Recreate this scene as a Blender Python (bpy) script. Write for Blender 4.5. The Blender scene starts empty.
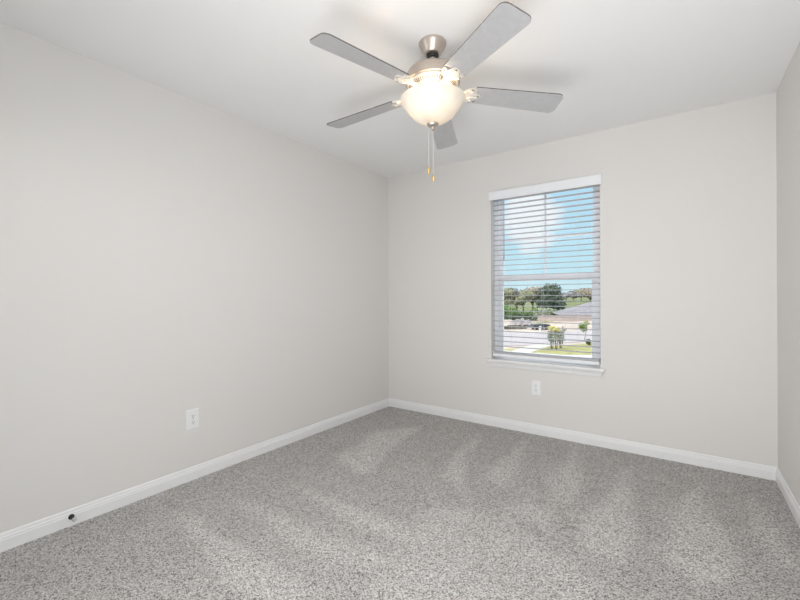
import bpy, bmesh, math, random
from mathutils import Vector, Matrix, noise
random.seed(7)
S = bpy.context.scene
COL = S.collection
PI = math.pi

# ---------------------------------------------------------------- camera
FPX, YAW, CZ, CX, HY, ROLL = 398.56, 0.61576, 1.1631, 2.5654, 297.03, -0.00427
RW, RD, RH = 3.053, 3.411, 2.44          # room width, back wall distance, height
YF = -0.36                                # inner face of the wall behind the camera
F0 = Vector((-math.sin(YAW), math.cos(YAW), 0)); R0 = Vector((math.cos(YAW), math.sin(YAW), 0)); U0 = Vector((0, 0, 1))
Rr = R0*math.cos(ROLL) + U0*math.sin(ROLL); Ur = U0*math.cos(ROLL) - R0*math.sin(ROLL)
cam = bpy.data.cameras.new('camera'); camo = bpy.data.objects.new('camera', cam); COL.objects.link(camo)
M = Matrix((Rr, Ur, -F0)).transposed().to_4x4(); M.translation = Vector((CX, 0, CZ))
camo.matrix_world = M
cam.sensor_width = 36; cam.lens = 36*FPX/800; cam.shift_y = (HY-300)/800; cam.clip_start = .02; cam.clip_end = 2000
S.camera = camo
CAM = Vector((CX, 0, CZ))

# ---------------------------------------------------------------- colour management
vs = S.view_settings
S.display_settings.display_device = 'sRGB'
vs.view_transform = 'Standard'; vs.look = 'None'; vs.gamma = 1; vs.use_curve_mapping = False
vs.exposure = 0.0

# ---------------------------------------------------------------- sky
W = bpy.data.worlds.new('sky'); S.world = W; W.use_nodes = True
nt = W.node_tree; nt.nodes.clear()
def N(t, typ, **kw):
    n = t.nodes.new(typ)
    for k, v in kw.items(): setattr(n, k, v)
    return n
def mathn(t, op, a, b=None, clamp=False):
    n = N(t, 'ShaderNodeMath', operation=op, use_clamp=clamp)
    for i, x in enumerate((a, b)):
        if x is None: continue
        if isinstance(x, (int, float)): n.inputs[i].default_value = x
        else: t.links.new(x, n.inputs[i])
    return n.outputs[0]
def ramp(t, fac, stops, interp='LINEAR'):
    n = N(t, 'ShaderNodeValToRGB'); cr = n.color_ramp; cr.interpolation = interp
    while len(cr.elements) > 1: cr.elements.remove(cr.elements[-1])
    for i, (p, c) in enumerate(stops):
        e = cr.elements[0] if i == 0 else cr.elements.new(p)
        e.position = p; e.color = tuple(c)+(1,) if len(c) == 3 else c
    t.links.new(fac, n.inputs[0]); return n.outputs[0]
tc = N(nt, 'ShaderNodeTexCoord'); sep = N(nt, 'ShaderNodeSeparateXYZ'); nt.links.new(tc.outputs['Generated'], sep.inputs[0])
skycol = ramp(nt, sep.outputs[2], [(0, (.70, .88, .94)), (.05, (.60, .85, .95)), (.16, (.52, .80, .95)), (.34, (.48, .75, .95)), (.55, (.95, .93, .92)), (1, (.90, .90, .92))])
mp = N(nt, 'ShaderNodeMapping'); mp.inputs['Scale'].default_value = (5, 5, 9); mp.inputs['Location'].default_value = (.4, 1.2, .3)
nt.links.new(tc.outputs['Generated'], mp.inputs[0])
cn = N(nt, 'ShaderNodeTexNoise'); cn.inputs['Scale'].default_value = 1.1; cn.inputs['Detail'].default_value = 7; cn.inputs['Roughness'].default_value = .55
nt.links.new(mp.outputs[0], cn.inputs['Vector'])
# a bank of cumulus above the trees to the left
cdir = (F0 + R0*((531-400)/FPX) + U0*((297-214)/FPX)).normalized()
dp = N(nt, 'ShaderNodeVectorMath', operation='DOT_PRODUCT'); dp.inputs[1].default_value = cdir
nm = N(nt, 'ShaderNodeVectorMath', operation='NORMALIZE'); nt.links.new(tc.outputs['Generated'], nm.inputs[0]); nt.links.new(nm.outputs[0], dp.inputs[0])
bank = mathn(nt, 'MULTIPLY', mathn(nt, 'SUBTRACT', dp.outputs['Value'], .9955), 80)
bank = mathn(nt, 'MAXIMUM', mathn(nt, 'MINIMUM', bank, .32), -.10)
cl = ramp(nt, mathn(nt, 'ADD', cn.outputs['Fac'], bank), [(.54, (0, 0, 0)), (.70, (1, 1, 1))])
mx = N(nt, 'ShaderNodeMix', data_type='RGBA'); nt.links.new(cl, mx.inputs[0]); nt.links.new(skycol, mx.inputs[6]); mx.inputs[7].default_value = (.93, .96, 1.0, 1)
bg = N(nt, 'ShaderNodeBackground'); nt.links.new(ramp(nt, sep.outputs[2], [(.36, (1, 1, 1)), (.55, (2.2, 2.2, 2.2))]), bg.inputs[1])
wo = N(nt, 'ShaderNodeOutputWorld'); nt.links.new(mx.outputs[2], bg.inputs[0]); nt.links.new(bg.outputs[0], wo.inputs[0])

# ---------------------------------------------------------------- lights
def light(name, kind, loc, energy, color, direction=None, **kw):
    l = bpy.data.lights.new(name, kind); l.energy = energy; l.color = color
    for k, v in kw.items(): setattr(l, k, v)
    o = bpy.data.objects.new(name, l); COL.objects.link(o); o.location = loc
    if direction: o.rotation_euler = Vector(direction).to_track_quat('-Z', 'Y').to_euler()
    return o
light('sun', 'SUN', (0, 0, 30), 1.6, (1, .95, .88), (.45, .62, -.75), angle=.02)
# added fill light, unseen behind the camera, aimed up to brighten the ceiling
light('bounce_fill', 'AREA', (2.25, -.12, .50), 18.5, (.97, .985, 1.0), (.2, 1.6, 1.5), shape='RECTANGLE', size=1.8, size_y=.7, spread=math.radians(125))
# unseen fill lights added behind the camera to even out the room
light('fill_right', 'AREA', (2.85, YF+.12, 1.1), 29, (.92, .965, 1.0), (-1.9, 1.9, -.15), shape='RECTANGLE', size=.8, size_y=1.6, spread=math.radians(150))
light('fill_left', 'AREA', (.30, YF+.12, 1.1), 5.2, (.99, .985, .98), (2.75, 1.9, -.1), shape='RECTANGLE', size=.5, size_y=1.6, spread=math.radians(90))
light('fill_high', 'AREA', (1.5, YF+.30, 2.2), 11, (1.0, .99, .98), (0, 1.6, -1.9), shape='RECTANGLE', size=2.0, size_y=.5, spread=math.radians(120))
# fill light added outside, above the window view, to strengthen the daylight indoors
light('window_fill', 'AREA', (1.6, RD+1.5, 3.45), 95, (.93, .965, 1.0), (0, -1.45, -2.0), shape='RECTANGLE', size=2.6, size_y=1.4)

# ---------------------------------------------------------------- mesh helpers
def tag(o, label=None, cat=None, group=None, kind=None):
    if label: o['label'] = label
    if cat: o['category'] = cat
    if group: o['group'] = group
    if kind: o['kind'] = kind
    return o
def thing(name, loc, label=None, cat=None, group=None, kind=None):
    o = bpy.data.objects.new(name, None); COL.objects.link(o); o.location = loc; o.empty_display_size = .1
    return tag(o, label, cat, group, kind)
def obj(name, bm, mat, parent=None, smooth=False, bevel=0, seg=2):
    bmesh.ops.remove_doubles(bm, verts=bm.verts, dist=1e-6)
    bmesh.ops.recalc_face_normals(bm, faces=bm.faces)
    me = bpy.data.meshes.new(name); bm.to_mesh(me); bm.free()
    o = bpy.data.objects.new(name, me); COL.objects.link(o)
    if mat: me.materials.append(mat)
    if smooth:
        me.shade_smooth()
        me.set_sharp_from_angle(angle=math.radians(40))
    if bevel:
        b = o.modifiers.new('bevel', 'BEVEL'); b.width = bevel; b.segments = seg; b.limit_method = 'ANGLE'; b.angle_limit = math.radians(40)
    if parent: o.parent = parent
    return o
def raw(name, verts, faces, mat, parent=None, smooth=False):
    me = bpy.data.meshes.new(name); me.from_pydata(verts, [], faces); me.update()
    o = bpy.data.objects.new(name, me); COL.objects.link(o); me.materials.append(mat)
    if smooth: me.shade_smooth()
    if parent: o.parent = parent
    return o
def B(): return bmesh.new()
def box(bm, x0, x1, y0, y1, z0, z1, mat=None):
    vs_ = [bm.verts.new((x, y, z)) for z in (z0, z1) for y in (y0, y1) for x in (x0, x1)]
    for f in ((0, 2, 3, 1), (4, 5, 7, 6), (0, 1, 5, 4), (2, 6, 7, 3), (0, 4, 6, 2), (1, 3, 7, 5)): bm.faces.new([vs_[i] for i in f])
    if mat is not None: bmesh.ops.transform(bm, matrix=mat, verts=vs_)
    return vs_
def lathe(bm, prof, n=48, mat=None, cap=True):
    """prof: (r, z) pairs from one end to the other, spun round z."""
    rings = []; new = []
    for r, z in prof:
        if r < 1e-5:
            v = bm.verts.new((0, 0, z)); rings.append([v]); new.append(v)
        else:
            ring = [bm.verts.new((r*math.cos(2*PI*i/n), r*math.sin(2*PI*i/n), z)) for i in range(n)]
            rings.append(ring); new += ring
    for a, b in zip(rings, rings[1:]):
        for i in range(n):
            j = (i+1) % n
            if len(a) == 1 and len(b) == 1: break
            if len(a) == 1: bm.faces.new((a[0], b[i], b[j]))
            elif len(b) == 1: bm.faces.new((a[i], b[0], a[j]))
            else: bm.faces.new((a[i], b[i], b[j], a[j]))
    if cap:
        for r in (rings[0], rings[-1]):
            if len(r) > 1: bm.faces.new(r)
    if mat is not None: bmesh.ops.transform(bm, matrix=mat, verts=new)
    return new
def prism(bm, pts, z0, z1, mat=None):
    a = [bm.verts.new((x, y, z0)) for x, y in pts]; b = [bm.verts.new((x, y, z1)) for x, y in pts]
    n = len(pts); bm.faces.new(a[::-1]); bm.faces.new(b)
    for i in range(n): bm.faces.new((a[i], a[(i+1) % n], b[(i+1) % n], b[i]))
    if mat is not None: bmesh.ops.transform(bm, matrix=mat, verts=a+b)
    return a+b
def tube(bm, pts, r, n=8, r1=None):
    pts = [Vector(p) for p in pts]; rings = []
    for k, p in enumerate(pts):
        d = (pts[min(k+1, len(pts)-1)] - pts[max(k-1, 0)]).normalized()
        a = d.orthogonal().normalized() if k == 0 else (a - d*a.dot(d)).normalized()
        b = d.cross(a); rr = r if r1 is None else r + (r1-r)*k/(len(pts)-1)
        rings.append([bm.verts.new(p + (a*math.cos(2*PI*i/n) + b*math.sin(2*PI*i/n))*rr) for i in range(n)])
    for q, w in zip(rings, rings[1:]):
        for i in range(n): bm.faces.new((q[i], q[(i+1) % n], w[(i+1) % n], w[i]))
    bm.faces.new(rings[0][::-1]); bm.faces.new(rings[-1])

# ---------------------------------------------------------------- materials
def mat(name, col, rough=.6, metal=0, spec=.5, noise_amt=0, noise_scale=20, bump=0, bump_scale=200, bump_dist=.002):
    m = bpy.data.materials.new(name); m.use_nodes = True; t = m.node_tree
    p = t.nodes['Principled BSDF']; p.inputs['Roughness'].default_value = rough; p.inputs['Metallic'].default_value = metal
    p.inputs['Specular IOR Level'].default_value = spec; p.inputs['Base Color'].default_value = (*col, 1)
    c = N(t, 'ShaderNodeTexCoord')
    if noise_amt:
        n = N(t, 'ShaderNodeTexNoise'); n.inputs['Scale'].default_value = noise_scale; n.inputs['Detail'].default_value = 4
        t.links.new(c.outputs['Object'], n.inputs['Vector'])
        lo = tuple(max(0, x*(1-noise_amt)) for x in col); hi = tuple(min(1, x*(1+noise_amt)) for x in col)
        t.links.new(ramp(t, n.outputs['Fac'], [(.3, lo), (.7, hi)]), p.inputs['Base Color'])
    if bump:
        n = N(t, 'ShaderNodeTexNoise'); n.inputs['Scale'].default_value = bump_scale; n.inputs['Detail'].default_value = 3
        t.links.new(c.outputs['Object'], n.inputs['Vector'])
        b = N(t, 'ShaderNodeBump'); b.inputs['Strength'].default_value = bump; b.inputs['Distance'].default_value = bump_dist
        t.links.new(n.outputs['Fac'], b.inputs['Height']); t.links.new(b.outputs[0], p.inputs['Normal'])
    return m
WALL = mat('warm_grey_wall_paint', (.775, .756, .732), .75, spec=.25, bump=.15, bump_scale=90)
CEIL = mat('white_ceiling_paint', (.90, .895, .89), .9, spec=.15, bump=.25, bump_scale=70)
TRIM = mat('white_trim_paint', (.86, .86, .86), .38, noise_amt=.01)
VINYL = mat('white_vinyl', (.90, .91, .935), .55, noise_amt=.01)
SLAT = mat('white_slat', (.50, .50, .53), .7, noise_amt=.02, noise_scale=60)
CORD = mat('white_cord', (.78, .78, .78), .8, noise_amt=.03)
NICKEL = mat('brushed_nickel', (.58, .51, .455), .34, metal=.9, noise_amt=.05, noise_scale=90)
ARM = mat('pale_satin_nickel', (.80, .77, .72), .42, metal=.55, noise_amt=.04, noise_scale=80)
DARK = mat('black_rubber', (.02, .02, .02), .6, noise_amt=.1)
BLADE = mat('silver_grey_blade', (.46, .455, .46), .30, spec=.9, noise_amt=.05, noise_scale=40)
EDGE = mat('dark_blade_edge', (.13, .12, .115), .6, noise_amt=.06, noise_scale=40)
STEEL = mat('screw_steel', (.35, .32, .29), .35, metal=.9, noise_amt=.05)
BRASS = mat('brass', (.75, .52, .18), .3, metal=1, noise_amt=.06)
PLATE = mat('white_outlet_plastic', (.88, .88, .88), .35, noise_amt=.01)
SLOT = mat('outlet_slot', (.05, .05, .05), .6, noise_amt=.05)
BRONZE = mat('dark_bronze', (.035, .032, .03), .4, metal=.6, noise_amt=.1)
DOORM = mat('white_door_paint', (.82, .82, .82), .5, noise_amt=.01)
m = bpy.data.materials.new('clear_window_glass'); m.use_nodes = True; t = m.node_tree; t.nodes.clear()
tr = N(t, 'ShaderNodeBsdfTransparent'); tr.inputs[0].default_value = (.97, .985, .985, 1)
gl = N(t, 'ShaderNodeBsdfGlossy'); gl.inputs['Roughness'].default_value = .02
fr = N(t, 'ShaderNodeFresnel'); fr.inputs[0].default_value = 1.45
ms = N(t, 'ShaderNodeMixShader'); o_ = N(t, 'ShaderNodeOutputMaterial')
t.links.new(mathn(t, 'MULTIPLY', fr.outputs[0], .2), ms.inputs[0]); t.links.new(tr.outputs[0], ms.inputs[1]); t.links.new(gl.outputs[0], ms.inputs[2]); t.links.new(ms.outputs[0], o_.inputs[0])
GLASS = m
# alabaster bowl: light of the bulbs passes through it
m = bpy.data.materials.new('frosted_alabaster_glass'); m.use_nodes = True; t = m.node_tree; t.nodes.clear()
c = N(t, 'ShaderNodeTexCoord'); n = N(t, 'ShaderNodeTexNoise'); n.inputs['Scale'].default_value = 9; n.inputs['Detail'].default_value = 5; n.inputs['Distortion'].default_value = 1.5
t.links.new(c.outputs['Object'], n.inputs['Vector'])
colr = ramp(t, n.outputs['Fac'], [(.3, (.84, .78, .68)), (.7, (.93, .89, .82))])
tl = N(t, 'ShaderNodeBsdfTranslucent'); df = N(t, 'ShaderNodeBsdfPrincipled'); df.inputs['Roughness'].default_value = .3
t.links.new(colr, tl.inputs[0]); t.links.new(colr, df.inputs['Base Color'])
ms = N(t, 'ShaderNodeMixShader'); ms.inputs[0].default_value = .175; o_ = N(t, 'ShaderNodeOutputMaterial')
t.links.new(df.outputs[0], ms.inputs[1]); t.links.new(tl.outputs[0], ms.inputs[2]); t.links.new(ms.outputs[0], o_.inputs[0])
BOWL = m
# carpet: flecked twist pile; "nap" holds where the vacuum has laid the pile over
m = bpy.data.materials.new('flecked_grey_carpet'); m.use_nodes = True; t = m.node_tree; p = t.nodes['Principled BSDF']
p.inputs['Roughness'].default_value = 1; p.inputs['Specular IOR Level'].default_value = .05
c = N(t, 'ShaderNodeTexCoord')
warp = N(t, 'ShaderNodeTexNoise'); warp.inputs['Scale'].default_value = 90; warp.inputs['Detail'].default_value = 2
t.links.new(c.outputs['Object'], warp.inputs['Vector'])
va = N(t, 'ShaderNodeVectorMath', operation='MULTIPLY_ADD'); va.inputs[1].default_value = (.008, .008, .008)
t.links.new(warp.outputs['Color'], va.inputs[0]); t.links.new(c.outputs['Object'], va.inputs[2])
vo = N(t, 'ShaderNodeTexVoronoi'); vo.inputs['Scale'].default_value = 265; t.links.new(va.outputs[0], vo.inputs['Vector'])
sp = N(t, 'ShaderNodeSeparateColor'); t.links.new(vo.outputs['Color'], sp.inputs[0])
fleck = ramp(t, sp.outputs[0], [(0, (.11, .10, .09)), (.15, (.27, .255, .24)), (.34, (.54, .52, .50)), (.6, (.75, .73, .705)), (1, (.93, .91, .885))])
at_ = N(t, 'ShaderNodeAttribute', attribute_name='nap')
lg = N(t, 'ShaderNodeTexNoise'); lg.inputs['Scale'].default_value = 3.5; lg.inputs['Detail'].default_value = 5; t.links.new(c.outputs['Object'], lg.inputs['Vector'])
nap = mathn(t, 'ADD', mathn(t, 'MULTIPLY', at_.outputs['Fac'], .19), mathn(t, 'ADD', mathn(t, 'MULTIPLY', lg.outputs['Fac'], .16), .83))
sc = N(t, 'ShaderNodeVectorMath', operation='SCALE'); t.links.new(fleck, sc.inputs[0]); t.links.new(nap, sc.inputs['Scale'])
t.links.new(sc.outputs[0], p.inputs['Base Color'])
bp = N(t, 'ShaderNodeBump'); bp.inputs['Strength'].default_value = .9; bp.inputs['Distance'].default_value = .006; bp.invert = True
t.links.new(vo.outputs['Distance'], bp.inputs['Height']); t.links.new(bp.outputs[0], p.inputs['Normal'])
CARPET = m

# ================================================================ ROOM
WT = .16
# floor with the vacuum strokes
strokes = [[(0.4, 2.74), (0.5, 2.09), (0.87, 1.99), (0.62, 3.06)], [(0.54, 1.65), (1.07, 1.55), (1.53, 1.53), (1.57, 1.65), (1.03, 1.67)],
 [(0.39, 1.32), (1.1, 1.25), (1.54, 1.3), (1.54, 1.44), (0.89, 1.37)], [(0.32, 1.04), (1.11, 0.91), (1.19, 0.9), (1.43, 1.07), (0.94, 1.1), (0.42, 1.09)],
 [(1.14, 3.13), (1.28, 2.28), (1.48, 2.17)], [(1.51, 3.26), (1.5, 2.72), (1.56, 2.38), (1.69, 2.37), (1.67, 2.64)],
 [(1.91, 3.35), (1.85, 2.62), (2.03, 2.26), (2.05, 2.42)], [(1.77, 2.1), (2.04, 2.01), (2.04, 2.17), (1.85, 2.29)],
 [(2.28, 3.12), (2.16, 2.37), (2.17, 2.0), (2.36, 1.97), (2.37, 2.19)], [(2.66, 3.12), (2.49, 2.43), (2.48, 2.17), (2.62, 2.0), (2.76, 2.17), (2.71, 2.48)],
 [(2.89, 3.08), (2.82, 2.55), (2.91, 2.35), (2.97, 2.35), (2.96, 2.7)], [(1.4, 1.9), (1.6, 1.1), (2.2, 1.0), (2.3, 1.75), (1.8, 2.05)]]
wts = [1, .9, .8, .9, 1, .9, .9, .7, 1, 1, .8, .55]
def inside(x, y, P):
    c_ = False
    for i in range(len(P)):
        (x1, y1), (x2, y2) = P[i-1], P[i]
        if (y1 > y) != (y2 > y) and x < (x2-x1)*(y-y1)/(y2-y1)+x1: c_ = not c_
    return c_
def sdist(x, y, P):
    d = 9
    for i in range(len(P)):
        (x1, y1), (x2, y2) = P[i-1], P[i]; dx, dy = x2-x1, y2-y1
        tt = max(0, min(1, ((x-x1)*dx+(y-y1)*dy)/(dx*dx+dy*dy)))
        d = min(d, math.hypot(x-x1-tt*dx, y-y1-tt*dy))
    return -d if inside(x, y, P) else d
nx, ny = 110, 136
vv = []; nap_ = []
for j in range(ny+1):
    for i in range(nx+1):
        x = -.02 + (RW+.04)*i/nx; y = YF-.02 + (RD-YF+.04)*j/ny
        vv.append((x, y, 0)); q = Vector((x*2.2, y*2.2, 0))
        xx = x + .05*noise.noise(q); yy = y + .05*noise.noise(q+Vector((7, 3, 1))); v = 0
        for P, w in zip(strokes, wts):
            s_ = .5 - sdist(xx, yy, P)/.07
            v = max(v, w*max(0, min(1, s_)))
        nap_.append(v)
# a solid slab: the fine grid on top, four sides and an underside
nb = len(vv)
vv += [(-.02, YF-.02, -.12), (RW+.02, YF-.02, -.12), (RW+.02, RD+.02, -.12), (-.02, RD+.02, -.12)]
ff = [(j*(nx+1)+i, j*(nx+1)+i+1, (j+1)*(nx+1)+i+1, (j+1)*(nx+1)+i) for j in range(ny) for i in range(nx)]
c00, c10, c11, c01 = 0, nx, (ny+1)*(nx+1)-1, ny*(nx+1)
ff += [(nb+3, nb+2, nb+1, nb)]
ff += [tuple([nb, nb+1]+[i for i in range(nx, -1, -1)]), tuple([nb+2, nb+3]+[ny*(nx+1)+i for i in range(0, nx+1)]),
       tuple([nb+1, nb+2]+[j*(nx+1)+nx for j in range(ny, -1, -1)]), tuple([nb+3, nb]+[j*(nx+1) for j in range(0, ny+1)])]
fl = raw('floor', vv, ff, CARPET); tag(fl, kind='structure')
a_ = fl.data.attributes.new('nap', 'FLOAT', 'POINT')
for i, v in enumerate(nap_): a_.data[i].value = v
def struct(name, bm, m_, parent=None, **kw):
    o = obj(name, bm, m_, parent, **kw)
    if not parent: tag(o, kind='structure')
    return o
b = B(); box(b, -WT, RW+WT, YF-WT, RD+WT, RH, RH+.15); struct('ceiling', b, CEIL)
b = B(); box(b, -WT, 0, YF-WT, RD+WT, -.12, RH); struct('wall_left', b, WALL)
b = B(); box(b, RW, RW+WT, YF-WT, RD+WT, -.12, RH); struct('wall_right', b, WALL)
DX0, DX1, DH = .25, 1.06, 2.03
b = B(); box(b, 0, DX0, YF-WT, YF, -.12, RH); box(b, DX1, RW, YF-WT, YF, -.12, RH); box(b, DX0, DX1, YF-WT, YF, DH, RH); struct('wall_front', b, WALL)
WX0, WX1, WZ0, WZ1 = 1.160, 2.050, .605, 2.100
b = B()
box(b, 0, WX0, RD, RD+WT, -.12, RH); box(b, WX1, RW, RD, RD+WT, -.12, RH); box(b, WX0, WX1, RD, RD+WT, -.12, WZ0-.02); box(b, WX0, WX1, RD, RD+WT, WZ1, RH)
struct('wall_back', b, WALL)

# baseboards with a stepped colonial profile (depth from wall, height)
BP = [(0, 0), (.0125, 0), (.0125, .052), (.0105, .056), (.0105, .063), (.0075, .068), (.0070, .076), (.0045, .0825), (0, .083)]
def baseboard(name, p0, p1, nrm):
    """runs p0 -> p1 along the wall foot, profile extruded towards nrm; ends mitred into the corner"""
    bm = B(); p0, p1, nrm = Vector(p0), Vector(p1), Vector(nrm); d = (p1-p0).normalized(); rings = []
    for p, s_ in ((p0, 1), (p1, -1)):
        rings.append([bm.verts.new(p + nrm*q + d*q*s_ + Vector((0, 0, z))) for q, z in BP])
    n_ = len(BP)
    for i in range(n_): bm.faces.new((rings[0][i], rings[0][(i+1) % n_], rings[1][(i+1) % n_], rings[1][i]))
    bm.faces.new(rings[0]); bm.faces.new(rings[1][::-1])
    return struct(name, bm, TRIM)
baseboard('baseboard_left', (0, YF, 0), (0, RD, 0), (1, 0, 0))
baseboard('baseboard_back', (0, RD, 0), (RW, RD, 0), (0, -1, 0))
baseboard('baseboard_right', (RW, YF, 0), (RW, RD, 0), (-1, 0, 0))
baseboard('baseboard_front', (DX1+.06, YF, 0), (RW, YF, 0), (0, 1, 0))

# door behind the camera
d = thing('door_1', (DX0, YF-.08, 0), kind='structure')
b = B(); box(b, .012, DX1-DX0-.012, 0, .04, .008, DH-.012); struct('door_leaf', b, DOORM, d, bevel=.002)
b = B()
for z0, z1 in ((.15, .95), (1.1, 1.88)): box(b, .14, .67, .04, .048, z0, z1)
struct('door_panel', b, DOORM, d, bevel=.003)
b = B(); box(b, -.06, .012, .0805, .096, 0, DH+.06); box(b, DX1-DX0-.012, DX1-DX0+.06, .0805, .096, 0, DH+.06); box(b, .012, DX1-DX0-.012, .0805, .096, DH-.012, DH+.06); struct('door_casing', b, TRIM, d, bevel=.002)
b = B(); lathe(b, [(0, 0), (.028, 0), (.028, .006), (.012, .01), (.012, .03), (.027, .04), (.027, .055), (0, .062)], 24, Matrix.Translation((.07, .04, .95)) @ Matrix.Rotation(-PI/2, 4, 'X')); struct('door_handle', b, NICKEL, d, smooth=True)

# ================================================================ WINDOW
win = thing('window_1', ((WX0+WX1)/2, RD, WZ0), kind='structure')
ww = (WX1-WX0)/2; wh = WZ1-WZ0; Y0, Y1 = .085, .150        # frame depth range behind the wall face
zm = 1.325-WZ0                                              # meeting rail
b = B()
box(b, -ww, -ww+.045, Y0, Y1, 0, wh); box(b, ww-.045, ww, Y0, Y1, 0, wh); box(b, -ww+.045, ww-.045, Y0, Y1, wh-.020, wh); box(b, -ww+.045, ww-.045, Y0, Y1, 0, .03)
struct('window_frame', b, VINYL, win, bevel=.002)
def sash(name, z0, z1, y0, y1, st, top, bot):
    bm = B(); a = ww-.045
    box(bm, -a, -a+st, y0, y1, z0, z1); box(bm, a-st, a, y0, y1, z0, z1); box(bm, -a+st, a-st, y0, y1, z1-top, z1); box(bm, -a+st, a-st, y0, y1, z0, z0+bot)
    return struct(name, bm, VINYL, win, bevel=.002), a-st, z0+bot, z1-top
up, ga, g0, g1 = sash('upper_sash', zm-.022, wh-.020, .122, .145, .024, .018, .044)
b = B(); box(b, -ga, ga, .131, .135, g0, g1); struct('window_pane', b, GLASS, up)
b = B(); box(b, -.009, .009, .127, .1305, g0, g1); box(b, -ga, ga, .1265, .130, 1.672-WZ0-.009, 1.672-WZ0+.009); struct('muntin', b, VINYL, up)
lo, ga, g0, g1 = sash('lower_sash', .03, zm+.03, .092, .119, .030, .052, .034)
b = B(); box(b, -ga, ga, .103, .107, g0, g1); struct('window_pane', b, GLASS, lo)
b = B(); box(b, -.03, .03, .089, .0915, zm-.01, zm+.012); struct('sash_lock', b, VINYL, lo, bevel=.001)
# stool and crown-shaped apron
b = B(); box(b, -ww-.045, ww+.03, -.034, 0, -.020, 0); box(b, -ww+.0005, ww-.0005, 0, .0845, -.020, 0)
struct('window_sill', b, TRIM, win, bevel=.004)
b = B(); ap = [(0, -.066), (-.010, -.066), (-.013, -.058), (-.016, -.040), (-.024, -.028), (-.026, -.0205), (0, -.0205)]
rings = []
for x, s_ in ((-ww-.03, 1), (ww+.022, -1)):
    rings.append([b.verts.new((x + s_*(.030+y)*.9, y, z)) for y, z in ap])
n_ = len(ap)
for i in range(n_): b.faces.new((rings[0][i], rings[0][(i+1) % n_], rings[1][(i+1) % n_], rings[1][i]))
b.faces.new(rings[0]); b.faces.new(rings[1][::-1])
struct('window_apron', b, TRIM, win)

# ================================================================ BLIND
bl = thing('window_blind', ((WX0+WX1)/2, RD, 2.0), 'white horizontal slat blind, open, hanging in the window recess under a flat valance', 'blind')
bz = -2.0
b = B(); box(b, -.458, .460, -.022, -.010, 2.026+bz, 2.103+bz); box(b, -.458, -.447, -.010, -.0005, 2.026+bz, 2.103+bz); box(b, .449, .460, -.010, -.0005, 2.026+bz, 2.103+bz)
obj('valance', b, VINYL, bl, bevel=.003)
b = B(); box(b, -.438, .438, .008, .050, 2.050+bz, 2.094+bz); obj('headrail', b, SLAT, bl)
b = B(); pitch = .0452; z = 2.030
zs = []
while z > .705:
    zs.append((z, 0)); z -= pitch
zb = .6555
for k in range(6): zs.append((zb + .0030*k, 0))
for z, a in zs:
    hw = .0245; tk = .0014
    prof = [(-hw, -.0012), (-hw*.5, .0004), (0, .001), (hw*.5, .0004), (hw, -.0012)]
    pts = [(y, q+tk) for y, q in prof] + [(y, q-tk) for y, q in prof[::-1]]
    ra = [b.verts.new((-.436, .033+y, z+q+bz)) for y, q in pts]; rb = [b.verts.new((.436, .033+y, z+q+bz)) for y, q in pts]
    for i in range(len(pts)): b.faces.new((ra[i], ra[(i+1) % 10], rb[(i+1) % 10], rb[i]))
    b.faces.new(ra); b.faces.new(rb[::-1])
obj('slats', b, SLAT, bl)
b = B(); box(b, -.436, .436, .008, .058, .628+bz, .652+bz); obj('bottom_rail', b, VINYL, bl, bevel=.003)
for x in (1.325, 1.605, 1.885):
    b = B(); x -= (WX0+WX1)/2
    for y in (.0055, .0600): tube(b, [(x, y, .653+bz), (x, y, 2.029+bz)], .0008, 5)
    obj('ladder_cord', b, CORD, bl)
b = B(); tube(b, [(1.281-1.605, .001, 2.025+bz), (1.281-1.605, .001, 1.545+bz)], .0035, 8); lathe(b, [(.0035, 0), (.0055, .004), (.0055, .05), (.0035, .055)], 8, Matrix.Translation((1.281-1.605, .001, 1.49+bz)))
obj('tilt_wand', b, mat('clear_grey_plastic', (.45, .46, .5), .2, noise_amt=.02), bl)

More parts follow.
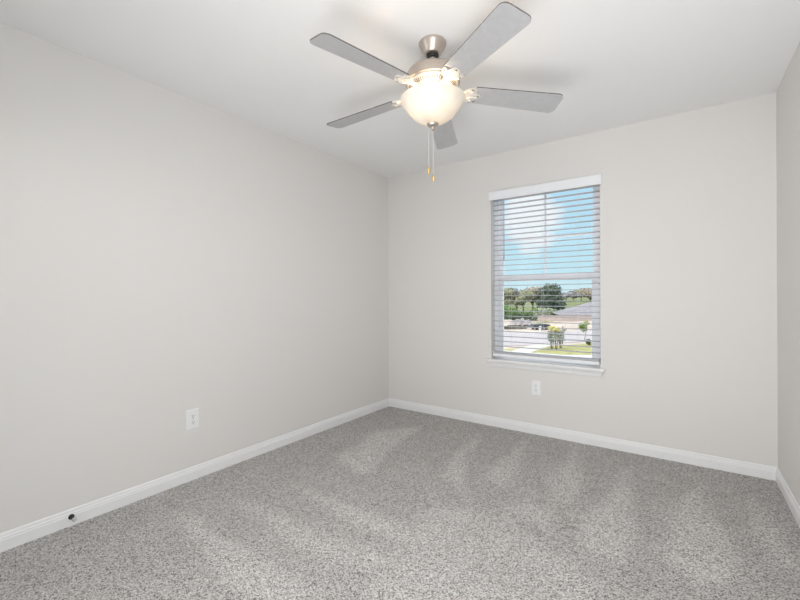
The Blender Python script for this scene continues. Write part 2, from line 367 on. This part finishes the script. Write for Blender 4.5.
# ================================================================ OUTLETS
def outlet(loc, rz, label):
    o = thing('wall_outlet', loc, label, 'outlet', 'white duplex outlets low on the walls'); o.rotation_euler.z = rz   # local: plate lies in xz, faces -y
    hw, hh = .0395, .0625
    b = B(); pts = [(-hw, -hh), (hw, -hh), (hw, hh), (-hw, hh)]
    va_ = [b.verts.new((x, 0, z)) for x, z in pts]; vb = [b.verts.new((x*.995, -.0025, z*.995)) for x, z in pts]; vc = [b.verts.new((x*.92, -.0065, z*.95)) for x, z in pts]
    b.faces.new(va_[::-1]); b.faces.new(vc)
    for A_, C_ in ((va_, vb), (vb, vc)):
        for i in range(4): b.faces.new((A_[i], A_[(i+1) % 4], C_[(i+1) % 4], C_[i]))
    obj('cover_plate', b, PLATE, o)
    for s_ in (-1, 1):
        b = B(); R_ = .0172; pl = []
        for k in range(32):
            a = 2*PI*k/32; pl.append((max(-.0165, min(.0165, R_*1.05*math.cos(a))), max(-.0142, min(.0142, R_*math.sin(a)))))
        prism(b, pl, .0064, .0085, Matrix.Translation((0, 0, s_*.0195)) @ Matrix.Rotation(PI/2, 4, 'X'))
        r_ = obj('receptacle', b, PLATE, o)
        b = B(); zc = s_*.0195
        box(b, -.0075, -.0050, -.0090, -.0084, zc-.001, zc+.008); obj('slot', b, SLOT, r_)
        b = B(); box(b, .0050, .0075, -.0090, -.0084, zc-.0005, zc+.0068); obj('slot', b, SLOT, r_); b = B()
        lathe(b, [(0, 0), (.0026, 0), (.0026, .0006), (0, .0006)], 12, Matrix.Translation((0, -.0084, zc-.0075)) @ Matrix.Rotation(PI/2, 4, 'X'))
        obj('slot', b, SLOT, r_)
    b = B(); lathe(b, [(0, 0), (.0035, 0), (.003, .001), (0, .0013)], 16, Matrix.Translation((0, -.0064, 0)) @ Matrix.Rotation(PI/2, 4, 'X')); obj('screw', b, NICKEL, o)
outlet((1.557, RD, .391), 0, 'small white duplex outlet on the wall directly below the window')
outlet((0, 1.317, .386), PI/2, 'white duplex outlet low on the bare left wall, above the long baseboard')

# ================================================================ DOOR STOP
ds = thing('door_stop', (.0125, .690, .047), 'small dark bronze door stop screwed into the left white baseboard', 'door stop')
RY = Matrix.Rotation(PI/2, 4, 'Y')
b = B(); lathe(b, [(0, 0), (.013, 0), (.013, .003), (.008, .007), (.0075, .012), (0, .012)], 20, RY); obj('base', b, BRONZE, ds, smooth=True)
b = B(); tube(b, [(.010+.030*k/90, .0062*math.cos(k*.75), .0062*math.sin(k*.75)) for k in range(91)], .0016, 5); tube(b, [(.008, 0, 0), (.040, 0, 0)], .0045, 8); obj('spring', b, BRONZE, ds, smooth=True)
b = B(); lathe(b, [(.0085, .038), (.0095, .042), (.0095, .050), (.006, .054), (0, .054)], 16, RY); obj('rubber_tip', b, mat('pale_grey_rubber', (.55, .55, .56), .7, noise_amt=.05), ds, smooth=True)

# ================================================================ CEILING FAN
FX, FY = 1.5456, 1.7333
fan = thing('ceiling_fan', (FX, FY, RH), 'five blade brushed nickel ceiling fan with a lit frosted glass bowl and two pull chains', 'ceiling fan')
def zz(z): return z-RH
b = B(); lathe(b, [(0, zz(2.4395)), (.067, zz(2.4395)), (.069, zz(2.436)), (.069, zz(2.430)), (.066, zz(2.424)), (.058, zz(2.408)), (.048, zz(2.391)), (.043, zz(2.382)), (.038, zz(2.379)), (0, zz(2.379))], 48); canopy_ = obj('canopy', b, NICKEL, fan, smooth=True)
b = B(); lathe(b, [(.0, zz(2.3789)), (.031, zz(2.3789)), (.031, zz(2.371)), (.025, zz(2.363)), (0, zz(2.363))], 32); collar_ = obj('hanger_collar', b, DARK, fan, smooth=True)
b = B(); lathe(b, [(0, zz(2.3629)), (.0145, zz(2.3629)), (.0145, zz(2.3305)), (0, zz(2.3305))], 24); rod_ = obj('downrod', b, ARM, fan, smooth=True)
b = B(); lathe(b, [(0, zz(2.302)), (.028, zz(2.302)), (.034, zz(2.296)), (.040, zz(2.286)), (.078, zz(2.281)), (.106, zz(2.272)), (.123, zz(2.258)), (.131, zz(2.240)), (.133, zz(2.215)), (.133, zz(2.206)), (.124, zz(2.203)), (0, zz(2.203))], 64)
mh = obj('motor_housing', b, NICKEL, fan, smooth=True)
b = B(); lathe(b, [(0, zz(2.2029)), (.122, zz(2.2029)), (.124, zz(2.199)), (.118, zz(2.193)), (.098, zz(2.180)), (.092, zz(2.177)), (0, zz(2.177))], 64)
vr = obj('vent_ring', b, ARM, fan, smooth=True)
b = B()
for k in range(60):
    a = 2*PI*k/60
    mm_ = Matrix.Rotation(a, 4, 'Z') @ Matrix.Translation((.1085, 0, zz(2.1860))) @ Matrix.Rotation(math.radians(-33), 4, 'Y')
    box(b, -.0095, .0095, -.0014, .0014, -.0012, .0012, mm_)
obj('vent_grille', b, mat('vent_shadow_grey', (.10, .09, .08), .7, noise_amt=.05), vr)
b = B(); lathe(b, [(0, zz(2.1769)), (.066, zz(2.1769)), (.068, zz(2.172)), (.068, zz(2.150)), (.060, zz(2.146)), (0, zz(2.146))], 48); obj('switch_housing', b, NICKEL, fan, smooth=True)
b = B(); lathe(b, [(0, zz(2.1459)), (.046, zz(2.1459)), (.046, zz(2.134)), (.062, zz(2.131)), (.062, zz(2.127)), (.02, zz(2.125)), (0, zz(2.125))], 48)
for k in range(3):
    a = 2*PI*k/3+.4
    tube(b, [(.058*math.cos(a), .058*math.sin(a), zz(2.129)), (.152*math.cos(a), .152*math.sin(a), zz(2.129))], .0035, 6)
lf = obj('light_fitter', b, ARM, fan, smooth=True)
b = B(); tube(b, [(0, 0, zz(2.126)), (0, 0, zz(2.006))], .004, 8); obj('bowl_rod', b, ARM, fan)
for k in range(3):
    a = 2*PI*k/3+1.45
    b = B(); lathe(b, [(0, zz(2.118)), (.010, zz(2.118)), (.011, zz(2.109)), (.012, zz(2.100)), (.0, zz(2.100))], 16, Matrix.Translation((.068*math.cos(a), .068*math.sin(a), .013))); obj('lamp_socket', b, ARM, fan, smooth=True)
# bowl: real thickness
pr = []
RB, ZR, ZB = .157, 2.128, 2.010
for k in range(19):
    q = (k/18)**.8; pr.append((RB*q, ZB + (ZR-ZB)*(.12*q+.88*q**2.7)))
outer = [(r, zz(z)) for r, z in pr]; outer[-1] = (RB, zz(ZR))
inner = [(max(0, r-.004), zz(min(z+.004, ZR))) for r, z in pr][::-1]; inner[-1] = (0, zz(ZB+.004))
b = B(); lathe(b, outer + [(RB+.0015, zz(ZR+.002)), (RB-.002, zz(ZR+.003))] + inner, 72, cap=False); obj('glass_bowl', b, BOWL, fan, smooth=True)
b = B(); lathe(b, [(0, zz(2.0095)), (.012, zz(2.0095)), (.026, zz(2.0115)), (.029, zz(2.009)), (.028, zz(2.004)), (.020, zz(1.997)), (.009, zz(1.993)), (.0065, zz(1.986)), (.008, zz(1.981)), (.004, zz(1.977)), (0, zz(1.976))], 32); obj('finial', b, NICKEL, fan, smooth=True)
BULBS = []
for k in range(3):
    a = 2*PI*k/3+1.45
    l = light('bulb', 'POINT', (.068*math.cos(a), .068*math.sin(a), zz(2.090)), .60, (1, .77, .54), shadow_soft_size=.018); l.parent = fan
# pull chains
def chain(x, y, ztop, zbot):
    b = B(); z = ztop
    while z > zbot:
        lathe(b, [(0, z), (.0011, z-.0006), (.0014, z-.0018), (.0011, z-.003), (0, z-.0036)], 6, Matrix.Translation((x, y, 0)), cap=False); z -= .0040
    c_ = obj('pull_chain', b, ARM, fan, smooth=True)
    b = B(); lathe(b, [(0, zbot+.002), (.002, zbot), (.0062, zbot-.008), (.0070, zbot-.014), (.0055, zbot-.020), (.0030, zbot-.023), (.0058, zbot-.026), (.0060, zbot-.031), (.003, zbot-.035), (0, zbot-.0355)], 14, Matrix.Translation((x, y, 0)))
    obj('fob', b, BRASS, c_, smooth=True)
chain(-.0205*R0.x, -.0205*R0.y, zz(1.996), zz(1.800))
chain(.002*R0.x, .002*R0.y, zz(1.976), zz(1.762))
# blades with scrolled irons
tips = [2.128, 2.130, 2.140, 2.164, 2.142]
def blade_outline():
    pts = []; r0, r1 = .205, .642; w0, w1 = .054, .068; cr = .030
    for s_ in (1, -1):
        seq = []
        n_ = 8
        for k in range(n_+1):                       # tip corner
            a = PI/2*(1-k/n_)
            seq.append((r1-cr+cr*math.cos(a), w1-cr+cr*math.sin(a)))
        seq = [(r0+.012*math.sin(PI/2*(1-k/4)), w0-.012+.012*math.sin(PI/2*k/4)) if False else (r0+.012*(1-math.sin(PI/2*k/4)), w0-.012*(1-math.sin(PI/2*k/4))) for k in range(5)] + seq
        if s_ == 1: pts += seq
        else: pts += [(x, -y) for x, y in seq[::-1]]
    return pts
# blade iron: arm then a plate whose outer edge is scalloped
def iron_outline():
    half = [(.088, .017), (.110, .015), (.128, .014), (.146, .018), (.158, .030), (.172, .043), (.186, .050), (.200, .051), (.208, .047), (.206, .040), (.200, .034), (.203, .026), (.214, .022), (.226, .019), (.236, .011), (.240, .0)]
    return half + [(x, -y) for x, y in half[-2::-1]]
for k in range(5):
    az = math.radians(40+72*k); zr = 2.165
    droop = math.asin((zr-tips[k])/.55)
    base = Matrix.Rotation(az, 4, 'Z') @ Matrix.Translation((.10, 0, zz(zr))) @ Matrix.Rotation(droop, 4, 'Y') @ Matrix.Rotation(math.radians(-12), 4, 'X') @ Matrix.Translation((-.10, 0, 0))
    b = B(); prism(b, blade_outline(), 0, .0055, base); bo = obj('fan_blade', b, BLADE, fan); bo.data.materials.append(EDGE)
    up_ = (base.to_3x3() @ Vector((0, 0, 1))).normalized()
    for f in bo.data.polygons:
        if abs(f.normal.dot(up_)) < .5: f.material_index = 1
    b = B(); prism(b, iron_outline(), -.0048, -.0004, base)
    # raised scroll rib on the underside
    for s_ in (-1, 1):
        pts = [base @ Vector((x, s_*y, -.0062)) for x, y in ((.10, .006), (.13, .006), (.150, .012), (.165, .026), (.180, .036), (.192, .036), (.196, .028), (.188, .022), (.176, .020), (.186, .010), (.205, .008), (.222, .006))]
        tube(b, pts, .0022, 6)
    # foot under the motor
    f0 = Matrix.Rotation(az, 4, 'Z')
    pts = [f0 @ Vector((.080, 0, zz(2.1745))), f0 @ Vector((.096, 0, zz(2.1725))), base @ Vector((.110, 0, .003)), base @ Vector((.128, 0, -.002))]
    tube(b, pts, .009, 8)
    ir = obj('blade_arm', b, ARM, fan, bevel=.0008)
    for x, y in ((.190, .041), (.190, -.041), (.226, 0)):
        b = B(); lathe(b, [(0, 0), (.0052, 0), (.0042, -.0022), (0, -.0030)], 10, base @ Matrix.Translation((x, y, -.0048)))
        obj('screw', b, STEEL, ir)

# full size: everything below the downrod is 52 inches across
FK = 1.0256
FS = Matrix.Translation((0, 0, (FK-1)*(RH-CZ))) @ Matrix.Scale(FK, 4)
for o in fan.children_recursive:
    if o in (canopy_, collar_, rod_): continue
    if o.type == 'MESH': o.data.transform(FS)
    else: o.location = FS @ o.location

# ================================================================ OUTSIDE (seen from an upper floor: street level lies 3 m below this floor)
EYE = Vector((CX, 0, 0))
def at(px, d, z=0):
    """a place d metres ahead of the house front along the view axis, sideways by bearing px"""
    p = EYE + F0*d + R0*((px-400)/FPX*d); return Vector((p.x, p.y, z))
def ground(d, s_):
    """height of the terrain d metres out, s_ metres sideways"""
    z = -3.0
    def sm(a, b, x): x = max(0, min(1, (x-a)/(b-a))); return x*x*(3-2*x)
    z -= 1.3*sm(67.6, 70, d)*(1-sm(76, 84, d)) * sm(20, 25, s_)
    z += 2.2*sm(95, 150, d)*sm(30, 60, s_) + 1.2*sm(150, 300, d)
    return z
def gat(px, d): return ground(d, (px-400)/FPX*d)
GRASS = mat('field_grass', (.19, .215, .11), .95, noise_amt=.45, noise_scale=.5, spec=.1)
DIRT = mat('pale_dry_dirt', (.50, .43, .385), .95, noise_amt=.22, noise_scale=.35, spec=.1)
CONC = mat('pale_concrete', (.43, .405, .425), .85, noise_amt=.06, noise_scale=.6, spec=.2)
WALK = mat('white_concrete_walk', (.56, .54, .51), .85, noise_amt=.05, noise_scale=2, spec=.2)
LAWN = mat('dry_yellow_lawn', (.36, .35, .17), .95, noise_amt=.25, noise_scale=1.2, spec=.1)
SOIL = mat('dark_mulch_soil', (.10, .09, .075), .95, noise_amt=.5, noise_scale=1.5, spec=.1)
RUBBLE = mat('grey_rubble', (.34, .31, .32), .95, noise_amt=.35, noise_scale=1.5, spec=.1)
ROOF = mat('grey_roof_shingles', (.30, .29, .32), .9, noise_amt=.18, noise_scale=2.5, spec=.1)
STUCCO = mat('pinkish_beige_stucco', (.60, .47, .42), .9, noise_amt=.08, noise_scale=1.2, spec=.1)
BLOCK = mat('pinkish_beige_block', (.60, .49, .45), .9, noise_amt=.12, noise_scale=.9, spec=.1)
BARK = mat('dark_bark', (.10, .08, .065), .95, noise_amt=.3, noise_scale=6, spec=.1)
CARM = mat('charcoal_sheet', (.05, .055, .07), .5, noise_amt=.1)
WHITEP = mat('white_post', (.85, .85, .85), .6, noise_amt=.02)
# terrain as a grid in polar-like strips (d outward, s sideways); dirt near, grass far
ds_ = [3, 8, 14, 20, 26, 32, 40, 48, 56, 62, 67, 67.6, 68.4, 69.2, 70, 73, 76, 79, 82, 85, 90, 95, 105, 115, 125, 135, 150, 180, 220, 300, 420]
us = [-90 + 20*k for k in range(45)]
for nm_, lo_, hi_, mt in (('dirt_ground', 3, 76, DIRT), ('grass_field', 76, 420, GRASS)):
    dd = [d for d in ds_ if lo_ <= d <= hi_]; V_ = []; F_ = []
    for d in dd:
        for u in us:
            p = at(u, d); V_.append((p.x, p.y, ground(d, (u-400)/FPX*d)))
    n_ = len(us)
    for j in range(len(dd)-1):
        for i in range(n_-1): F_.append((j*n_+i, j*n_+i+1, (j+1)*n_+i+1, (j+1)*n_+i))
    tag(raw(nm_, V_, F_, mt), kind='structure')
def slab(name, quad, z0, z1, m_):
    bm = B(); prism(bm, [tuple(at(u, d)[:2]) for u, d in quad], z0, z1); return struct(name, bm, m_)
slab('street', [(380, 33), (540, 34), (600, 37.5), (680, 43), (680, 58), (600, 49.5), (548, 46), (380, 47)], -3.05, -2.96, CONC)
slab('lawn', [(420, 29.0), (690, 27.5), (690, 40.5), (600, 35.6), (545, 32.6), (530, 31.4), (420, 31.5)], -3.05, -2.95, LAWN)
slab('sidewalk', [(440, 24), (690, 21.5), (690, 27.3), (440, 28.8)], -3.05, -2.94, WALK)
slab('driveway', [(505, 28.9), (528, 28.9), (552, 33.4), (548, 34.6), (528, 33.4)], -2.9499, -2.935, WALK)

def leaves(bm, c, rad, n, size, flat=1.0):
    for _ in range(n):
        v = Vector((random.gauss(0, 1), random.gauss(0, 1), random.gauss(0, 1))).normalized() * (random.random()**.4)
        p = Vector(c) + Vector((v.x*rad[0], v.y*rad[1], v.z*rad[2]))
        nrm = (v + Vector((random.uniform(-.6, .6), random.uniform(-.6, .6), random.uniform(-.2, .9)))).normalized()
        a = nrm.orthogonal().normalized(); bb = nrm.cross(a); s_ = size*random.uniform(.6, 1.3); th = random.random()*6.28
        a, bb = a*math.cos(th)+bb*math.sin(th), bb*math.cos(th)-a*math.sin(th)
        q = [bm.verts.new(p+a*s_), bm.verts.new(p+bb*s_*.55), bm.verts.new(p-a*s_), bm.verts.new(p-bb*s_*.55)]
        bm.faces.new(q)
def flush(name, bm, m_, parent=None):
    me = bpy.data.meshes.new(name); bm.to_mesh(me); bm.free(); me.materials.append(m_)
    o = bpy.data.objects.new(name, me); COL.objects.link(o)
    if parent: o.parent = parent
    return o
def leafmat(name, c):
    return mat(name, c, .8, spec=.15, noise_amt=.4, noise_scale=1.1)
L_OAK = leafmat('dark_oak_leaves', (.15, .19, .14)); L_GRN = leafmat('mid_green_leaves', (.20, .30, .11)); L_OLV = leafmat('olive_leaves', (.37, .37, .23))
L_BRN = leafmat('budding_brown_twigs', (.46, .39, .32)); L_GRY = leafmat('grey_bare_twigs', (.36, .34, .35)); L_LIM = leafmat('lime_leaves', (.31, .42, .13))
L_YEL = leafmat('yellow_blossom', (.75, .66, .18)); L_SAGE = leafmat('sage_leaves', (.42, .45, .34)); L_DRK = leafmat('dark_shrub_leaves', (.09, .13, .08))
def tree(name, px, d, top, w, lm, label, cat, group=None, trunk=.30, n=1500, size=.28, clumps=9, r_tr=.16, zg=None):
    """top: crown top height (absolute z); w: crown width in metres; trunk: share of the height that is bare"""
    g = (gat(px, d) if zg is None else zg); p = at(px, d, g); root = thing(name, p, label, cat, group)
    h = top-g; z0 = h*trunk; hc = h-z0
    b = B(); tube(b, [(0, 0, -.1), (.05*w*.3, 0, z0*.6), (0, .05, z0+hc*.45)], r_tr, 8, r_tr*.5)
    cs = []
    for k in range(clumps):
        a = k*2.4 + random.random(); rr = w*.5*random.uniform(.30, .68); zc = z0 + hc*random.uniform(.25, .78)
        cs.append((rr*math.cos(a), rr*math.sin(a), zc)); tube(b, [(0, 0, z0*.8), (rr*.5*math.cos(a), rr*.5*math.sin(a), (z0*.8+zc)/2+.1), cs[-1]], r_tr*.4, 5, r_tr*.1)
    cs.append((0, 0, z0+hc*.70))
    flush('trunk', b, BARK, root)
    b = B()
    for c_ in cs:
        s_ = random.uniform(.8, 1.15); zr = min(hc*.30*s_, h-c_[2])
        leaves(b, c_, (w*.24*s_, w*.24*s_, zr), n//len(cs), size)
    flush('crown', b, lm, root)
    return root
def Zt(v, d): return CZ - (v-HY+.6)*d/FPX
G1 = 'trees beyond the dirt lot'
for px, v, d, w, lm, lab, kw in (
    (507, 287.5, 88, 4.2, L_OLV, 'olive green tree at the left edge of the window view', {}),
    (516.5, 287, 96, 3.6, L_GRY, 'grey nearly bare tree showing sky between its dark branches', dict(n=500, r_tr=.3)),
    (523, 290, 84, 4.0, L_OLV, 'yellowish tree between the bare tree and the brown tree', dict(trunk=.42)),
    (532.5, 286, 90, 4.8, L_BRN, 'brown budding tree just left of the big dark oak', dict(trunk=.42, r_tr=.25)),
    (541, 289.5, 98, 4.2, L_GRN, 'green tree half hidden behind the big dark oak', {}),
    (549, 282.5, 86, 6.2, L_OAK, 'big dark round oak, tallest tree in the window view', dict(n=3800, clumps=16, trunk=.15, size=.25)),
    (558.5, 293, 84, 3.2, L_OAK, 'smaller dark tree at the right foot of the big oak', dict(n=1500, trunk=.1)),
    (566, 292.5, 150, 7, L_GRY, 'distant pale grey tree right of the big oak', dict(size=.4, n=900)),
    (573, 291, 160, 7, L_GRY, 'distant grey tree above the green slope, left of the olive one', dict(size=.4, n=1100)),
    (581, 289.5, 170, 7, L_OLV, 'distant olive tree above the green slope', dict(size=.4)),
    (590, 287.5, 150, 9, L_BRN, 'distant brown tree standing above the right end of the green slope', dict(size=.42, n=2400, clumps=14, trunk=.1)),
    (604, 288, 162, 9, L_BRN, 'distant brown tree behind the right window edge', dict(size=.42, n=1500)),
    (494, 288, 92, 6, L_GRN, 'green tree behind the left window edge', {}),
    (480, 285, 108, 7, L_OAK, 'dark tree far left beyond the window', {})):
    tree('tree', px, d, Zt(v, d), w, lm, lab, 'tree', **kw)
for k, (px, v, d, w, lm, lab) in enumerate((
    (498, 302, 80, 5, L_GRN, 'green thicket bush left of the view under the trees'),
    (506, 304, 76.5, 4.6, L_GRN, 'leftmost green thicket bush under the olive tree'),
    (514, 307, 81, 4.6, L_OLV, 'olive thicket bush under the bare grey tree'),
    (522, 307, 77, 4.4, L_GRN, 'green thicket bush under the yellowish tree'),
    (530, 306.5, 81.5, 4.8, L_GRN, 'green thicket bush under the brown tree'),
    (539, 306, 76.5, 4.6, L_SAGE, 'pale sage thicket bush left of the oak foot'),
    (545, 306.5, 80, 4.4, L_GRN, 'green thicket bush in front of the oak'),
    (552, 307.0, 83, 4.2, L_SAGE, 'sage thicket bush beside the left end of the grey roof'))):
    p = at(px, d, gat(px, d)); h = Zt(v, d)-p.z; root = thing('thicket_bush', p, lab, 'bush', None)
    b = B()
    for q in range(5): leaves(b, (random.uniform(-.3, .3)*w, random.uniform(-.2, .2)*w, h*random.uniform(.25, .68)), (w*.3, w*.25, h*.34), 240, .20)
    flush('foliage', b, lm, root)
    b = B()
    for q in range(5): tube(b, [(0, 0, -.05), (random.uniform(-.3, .3)*w, random.uniform(-.2, .2)*w, h*.55)], .04, 5, .015)
    flush('stem', b, BARK, root)
b = B(); leaves(b, (0, 0, .5), (9.5, 1.6, .75), 1500, .20); ub = flush('undergrowth', b, L_DRK); pz = at(502, 73.6, -3.1); ub.location = pz; ub.rotation_euler.z = YAW
tag(ub, 'dark scrubby undergrowth along the foot of the trees', 'undergrowth', kind='stuff')

# neighbouring house: hip roof rising to the right
def house():
    d0 = 70; o = at(560, d0, -4.35); h = thing('neighbour_house', o, 'low pinkish beige house with a wide grey hip roof, right side of the window view', 'house')
    h.rotation_euler.z = YAW-.22                                # local x runs sideways, y away from the viewer
    b = B(); box(b, .6, 24, .6, 8.9, .0, 2.30); obj('wall', b, STUCCO, h)
    b = B(); ez = 2.28; L, D_, rz = 24.6, 9.5, 2.28+2.45
    v = [b.verts.new(q) for q in ((0, 0, ez), (L, 0, ez), (L, D_, ez), (0, D_, ez), (7.0, D_/2, rz), (L-7.0, D_/2, rz), (0, 0, ez-.12), (L, 0, ez-.12), (L, D_, ez-.12), (0, D_, ez-.12))]
    for f in ((0, 1, 5, 4), (1, 2, 5), (2, 3, 4, 5), (3, 0, 4), (6, 7, 1, 0), (7, 8, 2, 1), (8, 9, 3, 2), (9, 6, 0, 3), (9, 8, 7, 6)): b.faces.new([v[i] for i in f])
    obj('roof', b, ROOF, h)
    for x in (3.2, 6.4, 10.5, 14.5):
        b = B(); box(b, x, x+1.3, .52, .62, .9, 2.0); w_ = obj('window', b, WHITEP, h)
        b = B(); box(b, x+.08, x+1.22, .49, .53, .98, 1.92); obj('pane', b, mat('dark_house_glass', (.12, .14, .17), .1, noise_amt=.05), w_)
house()
# block wall in front of the house
b = B(); rw = thing('block_wall', at(538, 66.8, -3.1), 'low pinkish beige block wall running in front of the grey roofed house', 'wall'); rw.rotation_euler.z = YAW
b = B(); box(b, 0, 30, 0, .25, 0, 1.00); obj('blocks', b, BLOCK, rw)
b = B(); box(b, -.05, 30.05, -.04, .29, 1.0, 1.08); obj('coping', b, mat('grey_coping', (.42, .38, .38), .9, noise_amt=.1, noise_scale=3), rw)

def mound(name, px, d, lx, ly, h, m_, label, cat, seed):
    random.seed(seed); nxx, nyy = 22, 12; V_ = []; F_ = []; off = Vector((seed*3.1, seed, 0))
    for j in range(nyy+1):
        for i in range(nxx+1):
            x = (i/nxx*2-1); y = (j/nyy*2-1); r = min(1, math.hypot(x, y))
            z = h*(1-r*r)**.8*(.75+.9*noise.noise(Vector((x*2.6, y*2, 0))+off)) if r < 1 else 0
            V_.append((x*lx/2, y*ly/2, max(0, z)-.03))
    for j in range(nyy):
        for i in range(nxx): F_.append((j*(nxx+1)+i, j*(nxx+1)+i+1, (j+1)*(nxx+1)+i+1, (j+1)*(nxx+1)+i))
    o = raw(name, V_, F_, m_); o.location = at(px, d, gat(px, d)); o.rotation_euler.z = YAW
    return tag(o, label, cat)
mound('rubble_mound', 521, 60, 3.4, 3, 1.0, RUBBLE, 'pale grey rubble mound on the dirt lot, tallest heap', 'mound', 3)
mound('soil_mound', 509, 51.5, 5.0, 2.0, .50, SOIL, 'dark soil mound at the left behind the street', 'mound', 5)
mound('soil_mound', 525, 53.6, 3.4, 1.6, .45, SOIL, 'dark soil mound in the middle behind the street', 'mound', 8)
mound('dirt_mound', 553, 57, 7.0, 3, .40, DIRT, 'low pale dirt mound left of the lime green tree', 'mound', 11)
mound('grass_mound', 549, 60, 6.0, 2.5, .45, LAWN, 'low yellow green grassy mound in front of the block wall', 'mound', 14)
random.seed(21)
# low flatbed trailer with dark tarp
tr_ = thing('flatbed_trailer', at(539.5, 50.2, -2.99), 'low dark trailer parked behind the street, white post in front of it', 'trailer'); tr_.rotation_euler.z = YAW
b = B(); prism(b, [(-1.15, 0), (1.15, 0), (1.05, .42), (.3, .50), (-.9, .40)], -.7, .7, Matrix.Translation((0, 0, .22)) @ Matrix.Rotation(PI/2, 4, 'X')); obj('tarp_load', b, CARM, tr_, bevel=.03)
for x in (-.6, .6):
    for y in (-.72, .72):
        b = B(); lathe(b, [(0, -.06), (.16, -.06), (.19, 0), (.16, .06), (0, .06)], 16, Matrix.Translation((x, y, .19)) @ Matrix.Rotation(PI/2, 4, 'X')); obj('wheel', b, DARK, tr_)
b = B(); tube(b, [(0, 0, 0), (0, 0, .62)], .09, 8); box(b, -.13, .13, -.1, .1, .60, .66); o = obj('marker_post', b, WHITEP); o.location = at(540, 47.0, -2.99); tag(o, 'short white marker post standing in front of the dark trailer', 'post')

# young street trees with thin stems
def young(px, d, h, w, lm, label, stems=3, crown0=.35, n=500, top=None):
    p = at(px, d, -2.95); root = thing('young_tree', p, label, 'tree')
    b = B(); fol = B()
    for k in range(stems):
        a = k*2.1+.5; x = w*.22*math.cos(a); y = w*.22*math.sin(a)
        tube(b, [(x*.3, y*.3, 0), (x, y, h*.5), (x*1.4, y*1.4, h*.85)], .028, 6, .012)
    flush('stem', b, BARK, root)
    for q in range(7):
        a = q*2.4+h; rr = w*.24*(q > 0)
        leaves(fol, (rr*math.cos(a), rr*math.sin(a), h*(crown0 + (1-crown0)*(.25+.5*((q*3) % 7)/6))), (w*.27, w*.27, h*(1-crown0)*.24), n//7, .07)
    flush('crown', fol, lm, root)
    if top:
        fol = B(); leaves(fol, (0, 0, h*.92), (w*.45, w*.45, h*.10), 170, .08); flush('blossom', fol, top, root)
young(551.5, 31.2, 1.78, .85, L_SAGE, 'young grey green tree topped with yellow blossom, left one of the pair on the lawn', 4, .12, 360, L_YEL)
young(560.5, 31.6, 1.85, .95, L_SAGE, 'young grey green tree with few blossoms, right one of the pair on the lawn', 4, .12, 400, None)
young(556.0, 30.6, 1.74, .60, L_SAGE, 'slim young tree with yellow top squeezed between the pair on the lawn', 3, .25, 130, L_YEL)
young(583.5, 37.0, 1.90, 1.05, L_LIM, 'small lime green tree with a round crown right of the blossoming trees', 1, .38, 620)
p = at(588.5, 33.6, -2.95); sh = thing('low_shrub', p, 'small dark shrub on the lawn below the lime green tree', 'bush')
b = B(); leaves(b, (0, 0, .28), (.28, .28, .26), 260, .06); flush('foliage', b, L_DRK, sh)
b = B(); tube(b, [(0, 0, 0), (.02, 0, .3)], .02, 5); flush('stem', b, BARK, sh)
